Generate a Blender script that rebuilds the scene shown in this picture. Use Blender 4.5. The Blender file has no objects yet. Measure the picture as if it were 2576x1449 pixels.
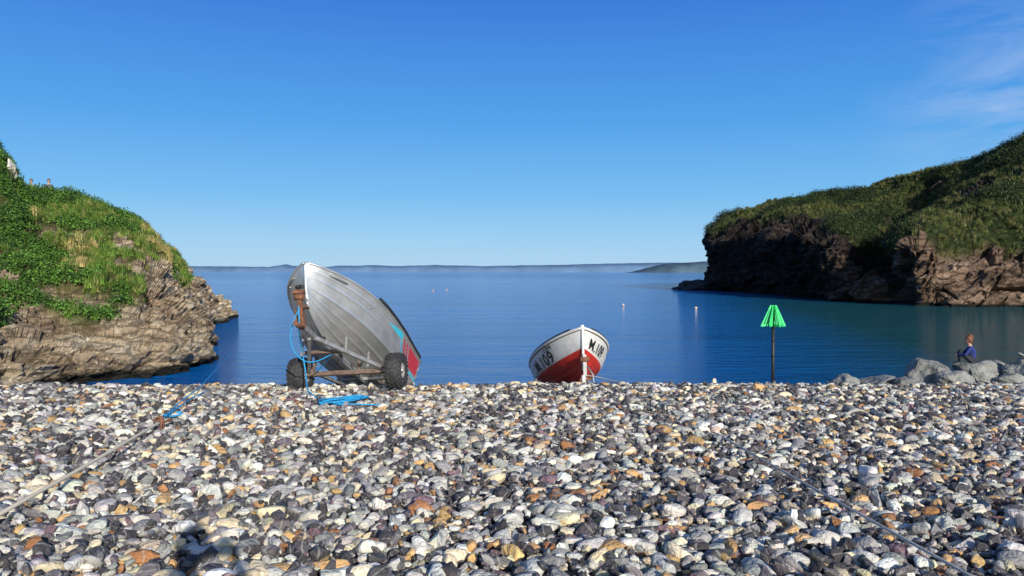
import bpy, bmesh, math, random
import numpy as np
from mathutils import Vector, Matrix, noise, Quaternion
random.seed(7); rng=np.random.default_rng(7)
S=bpy.context.scene
S.view_settings.view_transform='Standard'; S.view_settings.look='None'; S.view_settings.exposure=0
CAMZ=4.0; F=1909.0
def W(px,py,D): return Vector(((px-1288)/F*D, D, CAMZ-(py-684)/F*D))
# ---------------------------------------------------------------- helpers
def link(o,parent=None):
    S.collection.objects.link(o)
    if parent: o.parent=parent
    return o
def empty(name,M=None):
    e=bpy.data.objects.new(name,None); link(e); e.empty_display_size=.3
    if M is not None: e.matrix_world=M
    return e
def meshobj(name,verts,faces,mats=(),parent=None,smooth=False):
    me=bpy.data.meshes.new(name); me.from_pydata([tuple(v) for v in verts],[],faces); me.update()
    for m in mats: me.materials.append(m)
    if smooth: me.polygons.foreach_set('use_smooth',[True]*len(me.polygons))
    return link(bpy.data.objects.new(name,me),parent)
def bmobj(name,bm,mats=(),parent=None,smooth=False,do_link=True):
    me=bpy.data.meshes.new(name); bm.to_mesh(me); bm.free()
    for m in mats: me.materials.append(m)
    if smooth: me.polygons.foreach_set('use_smooth',[True]*len(me.polygons))
    o=bpy.data.objects.new(name,me)
    return link(o,parent) if do_link else o
class NT:
    def __init__(s,nt): s.nt=nt
    def n(s,t,**k):
        nd=s.nt.nodes.new(t)
        for a,v in k.items(): setattr(nd,a,v)
        return nd
    def l(s,a,b): s.nt.links.new(a,b)
    def mix(s,fac,a,b,bt='MIX'):
        m=s.n('ShaderNodeMix',data_type='RGBA',blend_type=bt)
        for sock,v in ((m.inputs[0],fac),(m.inputs[6],a),(m.inputs[7],b)):
            if isinstance(v,(int,float)): sock.default_value=v
            elif isinstance(v,(tuple,list)): sock.default_value=(*v[:3],1)
            else: s.l(v,sock)
        return m.outputs[2]
    def ramp(s,inp,stops,interp='LINEAR'):
        r=s.n('ShaderNodeValToRGB'); cr=r.color_ramp; cr.interpolation=interp
        while len(cr.elements)<len(stops): cr.elements.new(.5)
        for e,(p,c) in zip(cr.elements,stops):
            e.position=p; e.color=(*c,1) if isinstance(c,(tuple,list)) else (c,c,c,1)
        s.l(inp,r.inputs[0]); return r.outputs[0]
    def math(s,op,a,b=0.0,clamp=False):
        m=s.n('ShaderNodeMath',operation=op,use_clamp=clamp)
        for i,v in enumerate((a,b)):
            if isinstance(v,(int,float)): m.inputs[i].default_value=v
            else: s.l(v,m.inputs[i])
        return m.outputs[0]
def newmat(name):
    m=bpy.data.materials.new(name); m.use_nodes=True
    t=NT(m.node_tree); b=m.node_tree.nodes['Principled BSDF']
    return m,t,b
def pmat(name,col,rough=.6,metal=0.,var=.25,scale=8.,bump=.1,bscale=40.,bdist=.01,spec=.5,dirt=None,coord='Object'):
    m,t,b=newmat(name)
    tc=t.n('ShaderNodeTexCoord')
    nz=t.n('ShaderNodeTexNoise'); nz.inputs['Scale'].default_value=scale; nz.inputs['Detail'].default_value=6
    t.l(tc.outputs[coord],nz.inputs['Vector'])
    lo=tuple(c*(1-var) for c in col); hi=tuple(min(1,c*(1+var)) for c in col)
    c=t.ramp(nz.outputs[0],[(.3,lo),(.7,hi)])
    if dirt:
        n2=t.n('ShaderNodeTexNoise'); n2.inputs['Scale'].default_value=scale*.6; n2.inputs['Detail'].default_value=10; n2.inputs['Roughness'].default_value=.7
        t.l(tc.outputs[coord],n2.inputs['Vector'])
        c=t.mix(t.ramp(n2.outputs[0],[(.5,0),(.68,1)]),c,dirt)
    t.l(c,b.inputs['Base Color'])
    b.inputs['Roughness'].default_value=rough; b.inputs['Metallic'].default_value=metal
    b.inputs['Specular IOR Level'].default_value=spec
    n3=t.n('ShaderNodeTexNoise'); n3.inputs['Scale'].default_value=bscale; n3.inputs['Detail'].default_value=5
    t.l(tc.outputs[coord],n3.inputs['Vector'])
    bp=t.n('ShaderNodeBump'); bp.inputs['Strength'].default_value=bump; bp.inputs['Distance'].default_value=bdist
    t.l(n3.outputs[0],bp.inputs['Height']); t.l(bp.outputs[0],b.inputs['Normal'])
    return m
def bm_tube(bm,pts,r,seg=8,mi=0,closed=False):
    pts=[Vector(p) for p in pts]; rings=[]
    for i,p in enumerate(pts):
        d=(pts[min(i+1,len(pts)-1)]-pts[max(i-1,0)])
        if d.length<1e-6: d=Vector((0,0,1))
        q=d.to_track_quat('Z','Y'); rr=r[i] if isinstance(r,(list,tuple)) else r
        rings.append([bm.verts.new(p+q@Vector((math.cos(a)*rr,math.sin(a)*rr,0))) for a in [2*math.pi*k/seg for k in range(seg)]])
    for a,b in zip(rings,rings[1:]):
        for k in range(seg):
            f=bm.faces.new((a[k],a[(k+1)%seg],b[(k+1)%seg],b[k])); f.material_index=mi; f.smooth=True
    for ring,rev in ((rings[0],True),(rings[-1],False)):
        f=bm.faces.new(ring[::-1] if rev else ring); f.material_index=mi
def bm_beam(bm,a,b,w,h,mi=0,up=Vector((0,0,1))):
    a=Vector(a);b=Vector(b); d=(b-a).normalized(); s=d.cross(up)
    if s.length<1e-4: s=d.cross(Vector((1,0,0)))
    s.normalize(); u=s.cross(d)
    vs=[bm.verts.new(p+s*x*w/2+u*y*h/2) for p in (a,b) for x,y in ((-1,-1),(1,-1),(1,1),(-1,1))]
    for f in ((3,2,1,0),(4,5,6,7),(0,1,5,4),(1,2,6,5),(2,3,7,6),(3,0,4,7)):
        q=bm.faces.new([vs[i] for i in f]); q.material_index=mi
def bm_ball(bm,c,r,mi=0,sc=(1,1,1),seg=12):
    M=Matrix.Translation(Vector(c))@Matrix.Diagonal((sc[0],sc[1],sc[2],1))
    g=bmesh.ops.create_uvsphere(bm,u_segments=seg,v_segments=max(6,seg*2//3),radius=r,matrix=M)
    for v in g['verts']:
        for f in v.link_faces: f.material_index=mi; f.smooth=True
    return g['verts']
def rope(name,pts,r,mat,parent=None):
    cu=bpy.data.curves.new(name,'CURVE'); cu.dimensions='3D'; cu.bevel_depth=r; cu.bevel_resolution=2
    sp=cu.splines.new('NURBS'); sp.points.add(len(pts)-1); sp.use_endpoint_u=True; sp.order_u=3
    for p,q in zip(sp.points,pts): p.co=(*q,1)
    cu.resolution_u=6; cu.materials.append(mat)
    return link(bpy.data.objects.new(name,cu),parent)
def catmull(P,n):
    P=np.asarray(P,float); m=P.shape[0]
    ts=np.linspace(0,m-1,n); i=np.minimum(ts.astype(int),m-2); f=(ts-i)
    g=lambda k:P[np.clip(k,0,m-1)]
    sh=(n,)+(1,)*(P.ndim-1); f=f.reshape(sh)
    p0,p1,p2,p3=g(i-1),g(i),g(i+1),g(i+2)
    return .5*((2*p1)+(-p0+p2)*f+(2*p0-5*p1+4*p2-p3)*f**2+(-p0+3*p1-3*p2+p3)*f**3)
def scatter(name,pts,rots,scl,idx,cols,sources,parent=None):
    """points mesh + geometry nodes instancing of the source meshes"""
    col=bpy.data.collections.new(name+'_parts')
    for k,o in enumerate(sources):
        o.name=f'{name}_part_{k:02d}'; col.objects.link(o)
    me=bpy.data.meshes.new(name); me.vertices.add(len(pts))
    me.vertices.foreach_set('co',np.asarray(pts,np.float32).ravel())
    for nm,tp,arr,key in (('rot','FLOAT_VECTOR',rots,'vector'),('scl','FLOAT_VECTOR',scl,'vector'),('idx','INT',idx,'value'),('col','FLOAT_COLOR',cols,'color')):
        a=me.attributes.new(nm,tp,'POINT'); a.data.foreach_set(key,np.asarray(arr,np.int32 if tp=='INT' else np.float32).ravel())
    o=link(bpy.data.objects.new(name,me),parent)
    ng=bpy.data.node_groups.new(name,'GeometryNodeTree')
    ng.interface.new_socket('Geometry',in_out='INPUT',socket_type='NodeSocketGeometry')
    ng.interface.new_socket('Geometry',in_out='OUTPUT',socket_type='NodeSocketGeometry')
    N=ng.nodes; gi=N.new('NodeGroupInput'); go=N.new('NodeGroupOutput')
    ip=N.new('GeometryNodeInstanceOnPoints'); ci=N.new('GeometryNodeCollectionInfo')
    ci.inputs['Collection'].default_value=col; ci.inputs['Separate Children'].default_value=True; ci.inputs['Reset Children'].default_value=True
    ng.links.new(gi.outputs[0],ip.inputs['Points']); ng.links.new(ci.outputs[0],ip.inputs['Instance'])
    ip.inputs['Pick Instance'].default_value=True
    for nm,tp,sk in (('rot','FLOAT_VECTOR','Rotation'),('scl','FLOAT_VECTOR','Scale'),('idx','INT','Instance Index')):
        a=N.new('GeometryNodeInputNamedAttribute'); a.data_type=tp; a.inputs['Name'].default_value=nm
        ng.links.new(a.outputs['Attribute'],ip.inputs[sk])
    ng.links.new(ip.outputs[0],go.inputs[0])
    md=o.modifiers.new('scatter','NODES'); md.node_group=ng
    return o
# ---------------------------------------------------------------- sun, sky, camera
AZ=math.radians(21.5); EL=math.radians(19.5)
sv=Vector((math.sin(AZ)*math.cos(EL),-math.cos(AZ)*math.cos(EL),math.sin(EL)))
sun=bpy.data.lights.new('sun','SUN'); sun.energy=5.0; sun.angle=math.radians(.5); sun.color=(1,.95,.85)
so=link(bpy.data.objects.new('sun',sun)); so.rotation_euler=sv.to_track_quat('Z','Y').to_euler(); so.location=(20,-40,30)
w=bpy.data.worlds.new('World'); S.world=w; w.use_nodes=True; t=NT(w.node_tree)
bg=w.node_tree.nodes['Background']
sky=t.n('ShaderNodeTexSky'); sky.sky_type='NISHITA'; sky.sun_disc=False; sky.sun_elevation=EL
sky.sun_rotation=math.atan2(sv.x,sv.y); sky.air_density=1.0; sky.dust_density=.6; sky.ozone_density=2.0; sky.altitude=0
tc=t.n('ShaderNodeTexCoord')
sz=t.n('ShaderNodeSeparateXYZ'); t.l(tc.outputs['Generated'],sz.inputs[0])
K=1/.12
cr=t.ramp(sz.outputs[2],[(0.0,(.42,.67,.90)),(.035,(.32,.61,.90)),(.10,(.155,.48,.88)),(.19,(.068,.345,.83)),(.34,(.026,.185,.71)),(.6,(.035,.12,.40)),(1,(.055,.11,.28))])
crm=t.mix(1,cr,(K,K,K),'MULTIPLY')
skf=t.ramp(t.math('ADD',t.math('MULTIPLY',sz.outputs[1],.5),.5),[(.22,.35),(.56,.9)])
skc=t.mix(skf,sky.outputs[0],crm)
mp=t.n('ShaderNodeMapping'); mp.inputs['Rotation'].default_value=(0,math.radians(22),0); mp.inputs['Scale'].default_value=(2.2,3,13)
t.l(tc.outputs['Generated'],mp.inputs['Vector'])
nz=t.n('ShaderNodeTexNoise'); nz.inputs['Scale'].default_value=1.6; nz.inputs['Detail'].default_value=8; nz.inputs['Roughness'].default_value=.62; nz.inputs['Distortion'].default_value=.6
t.l(mp.outputs[0],nz.inputs['Vector'])
cd=Vector((.66,1,.215)).normalized()
dt=t.n('ShaderNodeVectorMath',operation='DISTANCE'); t.l(tc.outputs['Generated'],dt.inputs[0]); dt.inputs[1].default_value=cd
msk=t.ramp(dt.outputs['Value'],[(0.0,1),(.16,0)])
cl=t.math('MULTIPLY',t.ramp(nz.outputs[0],[(.42,0),(.70,1)]),msk)
cl=t.math('MULTIPLY',cl,.7)
t.l(t.mix(cl,skc,(4.2,5.2,7.2)),bg.inputs[0]); bg.inputs[1].default_value=.12
cam=bpy.data.cameras.new('camera'); cam.sensor_width=36; cam.lens=36*F/2576; cam.clip_start=.05; cam.clip_end=80000
co=link(bpy.data.objects.new('camera',cam)); co.location=(0,0,CAMZ); co.rotation_euler=(math.radians(90-1.22),0,0); S.camera=co
# ---------------------------------------------------------------- beach
def gz(x,y):
    z=2.385-.0262*min(y,13.2) if y>-2 else 2.437+.03*(-2-y)
    if y>12.4: z-= .21*max(0,y-13.0)+ .5*.12*min(.6,max(0,y-12.4))**2
    z+=.05*noise.noise(Vector((x*.35,y*.5,3)))+.025*noise.noise(Vector((x*1.3,y*1.3,9)))
    return max(z,-2.5)
m_ground,t,b=newmat('shingle_bed')
g=t.n('ShaderNodeTexCoord'); v=t.n('ShaderNodeTexVoronoi'); v.inputs['Scale'].default_value=16; t.l(g.outputs['Object'],v.inputs['Vector'])
t.l(t.ramp(v.outputs['Color'],[(.2,(.05,.048,.046)),(.55,(.14,.13,.12)),(.85,(.30,.26,.20))]),b.inputs['Base Color']); b.inputs['Roughness'].default_value=.85
bp=t.n('ShaderNodeBump'); bp.inputs['Strength'].default_value=1; bp.inputs['Distance'].default_value=.03; bp.invert=True
t.l(v.outputs['Distance'],bp.inputs['Height']); t.l(bp.outputs[0],b.inputs['Normal'])
nx,ny=280,230; xs=np.linspace(-75,75,nx); ys=np.linspace(-50,38,ny)
vs=[(x,y,gz(x,y)-.04) for y in ys for x in xs]
fs=[(j*nx+i,j*nx+i+1,(j+1)*nx+i+1,(j+1)*nx+i) for j in range(ny-1) for i in range(nx-1)]
beach=meshobj('beach_ground',vs,fs,[m_ground],smooth=True)
m_st,t,b=newmat('beach_stone')
at=t.n('ShaderNodeAttribute',attribute_type='INSTANCER',attribute_name='col')
tc=t.n('ShaderNodeTexCoord')
n1=t.n('ShaderNodeTexNoise'); n1.inputs['Scale'].default_value=2.3; n1.inputs['Detail'].default_value=8; n1.inputs['Roughness'].default_value=.65
ad=t.n('ShaderNodeVectorMath',operation='ADD'); t.l(tc.outputs['Object'],ad.inputs[0])
mm=t.n('ShaderNodeVectorMath',operation='SCALE'); t.l(at.outputs['Color'],mm.inputs[0]); mm.inputs['Scale'].default_value=90.; t.l(mm.outputs[0],ad.inputs[1])
t.l(ad.outputs[0],n1.inputs['Vector'])
c=t.mix(1.0,at.outputs['Color'],t.ramp(n1.outputs[0],[(.3,.66),(.7,1.32)]),'MULTIPLY')
wv=t.n('ShaderNodeTexWave'); wv.inputs['Scale'].default_value=.7; wv.inputs['Distortion'].default_value=6; wv.inputs['Detail'].default_value=3; t.l(ad.outputs[0],wv.inputs['Vector'])
vein=t.ramp(wv.outputs['Fac'],[(.93,0),(.99,.35)])
c=t.mix(vein,c,(.5,.47,.42))
t.l(c,b.inputs['Base Color']); b.inputs['Roughness'].default_value=.66; b.inputs['Specular IOR Level'].default_value=.35
n2=t.n('ShaderNodeTexNoise'); n2.inputs['Scale'].default_value=6; n2.inputs['Detail'].default_value=6; t.l(ad.outputs[0],n2.inputs['Vector'])
bp=t.n('ShaderNodeBump'); bp.inputs['Strength'].default_value=.5; bp.inputs['Distance'].default_value=.08; t.l(n2.outputs[0],bp.inputs['Height']); t.l(bp.outputs[0],b.inputs['Normal'])
def round_stone(k):
    bm=bmesh.new(); bmesh.ops.create_icosphere(bm,subdivisions=3,radius=1); off=Vector((k*7.3,k*3.1,k))
    ax=.6+.3*random.random()
    for v in bm.verts:
        p=v.co.copy(); n=noise.noise(p*.9+off)*.42+noise.noise(p*2.2+off)*.09
        q=Vector([math.copysign(abs(c)**.85,c) for c in p]); v.co=q*(1+n)*.5
        v.co.y*=ax; v.co.z*=.5
    return bmobj('s',bm,[m_st],smooth=True,do_link=False)
def ang_stone(k,sub=0,flat=.55):
    bm=bmesh.new(); r=random.Random(k+50)
    for i in range(13):
        d=Vector((r.gauss(0,1),r.gauss(0,1),r.gauss(0,1))).normalized()*(.45+.12*r.random())
        bm.verts.new((d.x,d.y*.78,d.z*flat))
    h=bmesh.ops.convex_hull(bm,input=bm.verts[:]); 
    bmesh.ops.delete(bm,geom=[v for v in bm.verts if not v.link_faces],context='VERTS')
    bmesh.ops.bevel(bm,geom=bm.edges[:],offset=.03,segments=2,affect='EDGES',profile=.6)
    return bmobj('s',bm,[m_st],smooth=False,do_link=False)
src=[round_stone(k) for k in range(9)]+[ang_stone(k) for k in range(9)]
pal=[((.062,.057,.060),27,1),((.125,.112,.118),16,1),((.27,.265,.255),14,.5),((.48,.46,.42),15,.25),((.72,.68,.58),17,.1),((.70,.57,.38),9.5,.1),((.56,.34,.14),4.8,.2),((.33,.15,.06),2.2,.4),((.18,.11,.125),3,.8)]
pw=np.array([p[1] for p in pal],float); pw/=pw.sum()
P=[];R=[];SC=[];I=[];C=[]
def add_stone(x,y,s,dz=0):
    k=rng.choice(len(pal),p=pw); c=np.array(pal[k][0])*rng.uniform(.75,1.35)*(1+rng.normal(0,.03,3)); ang=rng.random()<pal[k][2]
    P.append((x,y,gz(x,y)+dz)); tl=.26 if not ang else .6
    R.append((rng.normal(0,tl),rng.normal(0,tl),rng.uniform(0,6.283)))
    a=rng.uniform(.85,1.25); SC.append((s*a,s/a*rng.uniform(.85,1.1),s*rng.uniform(.75,1.1)))
    I.append(int(rng.integers(9,18)) if ang else int(rng.integers(0,9))); C.append((*np.clip(c,.02,.85),1))
for (sp,s0,sg,dz,ymax) in ((.056,.075,.26,-.014,15.5),(.090,.095,.40,.012,15.0)):
    y=2.6
    while y<ymax:
        hw=.74*y+2.6; x=-hw
        while x<hw:
            s=s0*math.exp(rng.normal(0,sg))
            add_stone(x+rng.uniform(-.55,.55)*sp,y+rng.uniform(-.55,.55)*sp,min(s,.19),dz+rng.uniform(-.014,.018))
            x+=sp
        y+=sp
for _ in range(260):
    y=rng.uniform(3.3,14.5); x=rng.uniform(-1,1)*(.72*y+1); add_stone(x,y,rng.uniform(.15,.22),.018)
for _ in range(12000):
    add_stone(rng.uniform(-22,22),rng.uniform(14.8,24),rng.uniform(.08,.2),0)
print('stones',len(P))
scatter('beach_pebbles',P,R,SC,I,C,src)
# ---------------------------------------------------------------- sea
m_sea,t,b=newmat('sea_water')
g=t.n('ShaderNodeNewGeometry')
def wn(scale,vec,det=4,rough=.55):
    mp=t.n('ShaderNodeMapping'); mp.inputs['Scale'].default_value=vec; t.l(g.outputs['Position'],mp.inputs['Vector'])
    n=t.n('ShaderNodeTexNoise'); n.inputs['Scale'].default_value=scale; n.inputs['Detail'].default_value=det; n.inputs['Roughness'].default_value=rough
    t.l(mp.outputs[0],n.inputs['Vector']); return n.outputs[0]
a=wn(1.3,(.5,1.4,1),7,.62); c2=wn(.2,(.45,1.3,1),4); big=wn(.012,(.25,1.9,1),6,.62); rip=wn(.9,(.35,1.6,1),5,.65)
h=t.math('ADD',t.math('MULTIPLY',a,.6),t.math('MULTIPLY',c2,1.0))
bp=t.n('ShaderNodeBump'); bp.inputs['Strength'].default_value=1; bp.inputs['Distance'].default_value=1.0
t.l(h,bp.inputs['Height']); t.l(bp.outputs[0],b.inputs['Normal'])
wc=t.mix(t.ramp(big,[(.36,0),(.64,1)]),(.002,.10,.36),(.003,.16,.52))
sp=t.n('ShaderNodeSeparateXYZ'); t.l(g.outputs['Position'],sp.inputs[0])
refl_shal=t.math('MULTIPLY',t.math('SUBTRACT',sp.outputs[0],t.math('MULTIPLY',sp.outputs[1],.22)),.075,clamp=True)
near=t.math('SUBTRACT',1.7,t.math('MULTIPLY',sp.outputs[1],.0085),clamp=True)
wc=t.mix(t.math('MULTIPLY',refl_shal,near),wc,(.012,.08,.085))  # headland's dark reflection and greener shallow water, mixed into the sea colour
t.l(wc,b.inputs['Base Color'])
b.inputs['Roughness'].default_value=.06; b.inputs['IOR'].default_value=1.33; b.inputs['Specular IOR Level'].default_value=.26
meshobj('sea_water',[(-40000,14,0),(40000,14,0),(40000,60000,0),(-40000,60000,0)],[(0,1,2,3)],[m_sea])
# ---------------------------------------------------------------- distant coast
m_far=pmat('hazy_coast',(.12,.205,.33),.95,var=.22,scale=.004,bump=0,spec=0,coord='Object')  # aerial haze put into the base colour of both coasts
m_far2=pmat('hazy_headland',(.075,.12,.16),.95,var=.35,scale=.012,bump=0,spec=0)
def coast(name,D,pts,mat,seed,depth):
    vs=[];fs=[]; px0,px1=pts[0][0],pts[-1][0]; n=700
    for i in range(n):
        px=px0+(px1-px0)*i/(n-1)
        py=np.interp(px,[p[0] for p in pts],[p[1] for p in pts])
        jag=noise.fractal(Vector((px*.02,seed,0)),1,2,5)*1.2*min(1,(684-py)/8)
        hh=(684-py+jag)/F*D; X=(px-1288)/F*D
        jj=noise.fractal(Vector((px*.012,seed+5,0)),1,2,3)*depth*.08
        vs+=[(X,D+jj,-2),(X,D+jj+depth*.12,hh*.5),(X,D+depth*.4+jj,hh*.82),(X,D+depth,hh),(X,D+depth*2,0)]
    for i in range(n-1):
        for k in range(4): fs.append((i*5+k,(i+1)*5+k,(i+1)*5+k+1,i*5+k+1))
    return meshobj(name,vs,fs,[mat],smooth=True)
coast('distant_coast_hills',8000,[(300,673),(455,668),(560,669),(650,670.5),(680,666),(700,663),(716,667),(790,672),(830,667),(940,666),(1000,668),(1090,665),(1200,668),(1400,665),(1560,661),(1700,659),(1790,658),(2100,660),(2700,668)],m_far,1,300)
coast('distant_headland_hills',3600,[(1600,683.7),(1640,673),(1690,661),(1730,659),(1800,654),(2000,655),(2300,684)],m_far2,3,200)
# ---------------------------------------------------------------- cliffs
def cliffmat(name,rock,green,scale,shade_tint=None):
    m,t,b=newmat(name)
    at=t.n('ShaderNodeAttribute',attribute_name='green'); tc=t.n('ShaderNodeTexCoord')
    mp=t.n('ShaderNodeMapping'); mp.inputs['Rotation'].default_value=(.5,.45,0); mp.inputs['Scale'].default_value=(.6,.8,2.2); t.l(tc.outputs['Object'],mp.inputs['Vector'])
    n1=t.n('ShaderNodeTexNoise'); n1.inputs['Scale'].default_value=.6*scale; n1.inputs['Detail'].default_value=12; n1.inputs['Roughness'].default_value=.74; t.l(mp.outputs[0],n1.inputs['Vector'])
    c=t.ramp(n1.outputs[0],[(.28,rock[0]),(.38,rock[1]),(.50,rock[2]),(.64,rock[3])])
    n4=t.n('ShaderNodeTexNoise'); n4.inputs['Scale'].default_value=3*scale; n4.inputs['Detail'].default_value=10; n4.inputs['Roughness'].default_value=.75; t.l(tc.outputs['Object'],n4.inputs['Vector'])
    c=t.mix(1,c,t.ramp(n4.outputs[0],[(.3,.65),(.7,1.45)]),'MULTIPLY')
    v=t.n('ShaderNodeTexVoronoi',feature='DISTANCE_TO_EDGE'); v.inputs['Scale'].default_value=1.3*scale; 
    dm=t.n('ShaderNodeVectorMath',operation='MULTIPLY_ADD'); t.l(n4.outputs['Color'],dm.inputs[0]); dm.inputs[1].default_value=(.8/scale,)*3; t.l(mp.outputs[0],dm.inputs[2]); t.l(dm.outputs[0],v.inputs['Vector'])
    crk=t.ramp(v.outputs['Distance'],[(0,.5),(.05,1)])
    c=t.mix(1,c,crk,'MULTIPLY')
    sp=t.n('ShaderNodeSeparateXYZ'); gg=t.n('ShaderNodeNewGeometry'); t.l(gg.outputs['Position'],sp.inputs[0])
    if shade_tint:   # shade of the headland's seaward face, painted into the rock colour
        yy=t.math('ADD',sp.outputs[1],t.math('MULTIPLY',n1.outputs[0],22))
        c=t.mix(t.ramp(t.math('MULTIPLY',yy,.005),[(.53,0),(.585,1)]),c,t.mix(1,c,shade_tint,'MULTIPLY'))
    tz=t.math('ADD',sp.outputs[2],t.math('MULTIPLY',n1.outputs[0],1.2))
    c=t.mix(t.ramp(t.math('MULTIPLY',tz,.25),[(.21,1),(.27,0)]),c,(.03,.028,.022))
    n2=t.n('ShaderNodeTexNoise'); n2.inputs['Scale'].default_value=1.3*scale; n2.inputs['Detail'].default_value=8; t.l(tc.outputs['Object'],n2.inputs['Vector'])
    gc=t.ramp(n2.outputs[0],[(.3,green[0]),(.5,green[1]),(.68,green[2])])
    t.l(t.mix(at.outputs['Fac'],c,gc),b.inputs['Base Color']); b.inputs['Roughness'].default_value=.9; b.inputs['Specular IOR Level'].default_value=.2
    hh=t.math('ADD',t.math('MULTIPLY',n4.outputs[0],.5),t.math('MULTIPLY',t.ramp(v.outputs['Distance'],[(0,0),(.12,1)]),.3))
    hh=t.math('ADD',hh,n1.outputs[0])
    bp=t.n('ShaderNodeBump'); bp.inputs['Strength'].default_value=.95; bp.inputs['Distance'].default_value=.45/scale; t.l(hh,bp.inputs['Height']); t.l(bp.outputs[0],b.inputs['Normal'])
    return m
def rockdisp(p,s,tilt):
    q=tilt@p; wob=noise.noise_vector(q/s*.8)*.35; q=Vector((q.x*.5,q.y*.7,q.z*1.6))/s+wob
    d,pt=noise.voronoi(q); d2,pt2=noise.voronoi(q*2.9+Vector((5,3,1))); d3,pt3=noise.voronoi(q*7+Vector((1,9,4)))
    return (noise.cell(pt[0]*7.7)-.5)*.65+min(.25,(d[1]-d[0]))*.8+(noise.cell(pt2[0]*7.7)-.5)*.30+min(.2,d2[1]-d2[0])*.35+(noise.cell(pt3[0]*7.7)-.5)*.11+noise.fractal(q*.5,1,2.1,5)*.55
def cliff(name,cols,nu,nv,back,mat,s,amp_r,amp_g,greenf,tilt):
    G=[]
    for c in cols:
        col=[]
        for k,p in enumerate(c):
            if len(p)==2: q=W(p[0],684,p[1]); q.z=-1.0
            else: q=W(*p)
            col.append(q)
        r=col[-1]
        for (dx,dy,dz) in back: col.append(Vector((r.x+dx,r.y+dy,max(-2,r.z+dz))))
        G.append([tuple(q) for q in col])
    G=np.array(G); G=catmull(G,nu); G=np.swapaxes(catmull(np.swapaxes(G,0,1),nv),0,1)
    du=np.gradient(G,axis=0); dv=np.gradient(G,axis=1); N=np.cross(du,dv); N/=np.linalg.norm(N,axis=2,keepdims=True)+1e-9
    out=np.zeros_like(G); gr=np.zeros((nu,nv)) 
    rows=len(cols[0])+len(back)-1
    for i in range(nu):
        for j in range(nv):
            p=Vector(G[i,j]); u=i/(nu-1)*(len(cols)-1); v=j/(nv-1)*rows
            g_=greenf(u,v,p); gr[i,j]=g_
            d=(rockdisp(p,s,tilt)-.15)*amp_r*(1-g_) if g_<1 else 0
            if g_>0: d+=(noise.fractal(p/(s*1.6),1,2,5)*.9+.25)*amp_g*g_
            n=Vector(N[i,j]); out[i,j]=p+n*d
    vs=out.reshape(-1,3); fs=[(i*nv+j,(i+1)*nv+j,(i+1)*nv+j+1,i*nv+j+1) for i in range(nu-1) for j in range(nv-1)]
    o=meshobj(name,vs,fs,[mat]); a=o.data.attributes.new('green','FLOAT','POINT'); a.data.foreach_set('value',gr.ravel().astype(np.float32))
    return o,out,gr,N
def sst(a,b,x): 
    k=min(1,max(0,(x-a)/(b-a))); return k*k*(3-2*k)
Lc=[ [(-500,15),(-520,900,16),(-560,780,19),(-640,520,26),(-700,150,34)],
 [(-200,18),(-205,900,19),(-210,790,22),(-240,560,30),(-170,280,40)],
 [(-20,23),(-20,900,23.5),(-20,790,26),(-30,640,33),(-18,392,42)],
 [(50,24),(50,900,24.5),(55,792,27),(45,645,34.5),(46,470,43)],
 [(120,25),(120,900,25.5),(130,792,28),(110,650,36),(95,482,44)],
 [(250,27),(250,880,27.5),(245,745,31),(230,625,38),(235,510,45.5)],
 [(380,28.5),(380,870,29),(365,700,34),(340,640,40),(335,565,47)],
 [(480,30.5),(478,870,31),(440,700,38),(410,655,43),(405,608,48)],
 [(545,32.5),(533,860,34),(490,765,42),(462,712,46),(440,650,50)],
 [(543,38),(528,850,39),(505,790,46),(480,740,49),(455,688,53)],
 [(512,50),(510,800,51),(505,782,52),(500,750,54),(487,712,57)],
 [(582,61),(578,797,61),(570,787,62),(560,772,62),(535,752,63)],
 [(590,70),(585,780,70),(575,772,69),(560,765,69),(530,750,68)]]
def gL(u,v,p):
    n=noise.fractal(p*.35,1,2,5)*.9; n2=noise.fractal(p*.55+Vector((7,1,2)),1,2,4)
    g=sst(-.10,.10,v-(2.10+n*.9+ max(0,u-5.8)*.42))
    if v<3.5+.3*n and u>1.8: g*=1-sst(.04,.15,n2)
    return g*(1-sst(8.4,9.1,u))
tl=Matrix.Rotation(.6,3,'Y')@Matrix.Rotation(.4,3,'X')
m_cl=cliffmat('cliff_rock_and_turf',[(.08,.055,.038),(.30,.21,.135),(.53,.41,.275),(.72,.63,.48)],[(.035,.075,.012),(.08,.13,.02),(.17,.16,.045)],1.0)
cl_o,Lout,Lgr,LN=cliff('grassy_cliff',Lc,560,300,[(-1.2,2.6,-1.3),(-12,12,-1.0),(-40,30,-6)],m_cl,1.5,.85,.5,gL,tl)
Rc=[ [(1838,200),(1832,690,201),(1828,640,202),(1830,610,204),(1838,580,206)],
 [(1790,165),(1778,690,165),(1768,632,166),(1782,592,168),(1806,568,176)],
 [(1866,148),(1858,680,147),(1850,600,148),(1866,562,158),(1885,535,172)],
 [(1985,123),(1975,670,122),(1962,585,125),(1990,540,148),(2010,508,170)],
 [(2100,103),(2090,670,104),(2080,595,108),(2125,548,140),(2150,487,164)],
 [(2185,96),(2168,680,101),(2165,635,110),(2235,555,138),(2265,460,158)],
 [(2265,92),(2252,682,103),(2235,635,117),(2325,535,138),(2372,430,150)],
 [(2310,89),(2306,680,88),(2290,605,92),(2400,512,118),(2475,408,143)],
 [(2450,86),(2450,690,86.5),(2430,640,91),(2500,505,108),(2580,366,133)],
 [(2620,85),(2620,700,85.5),(2600,660,89),(2640,495,104),(2720,330,126)],
 [(2900,78),(2900,680,80),(2920,600,85),(2950,440,98),(3000,270,116)],
 [(3400,60),(3400,680,62),(3420,580,68),(3450,420,82),(3500,250,100)]]
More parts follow.
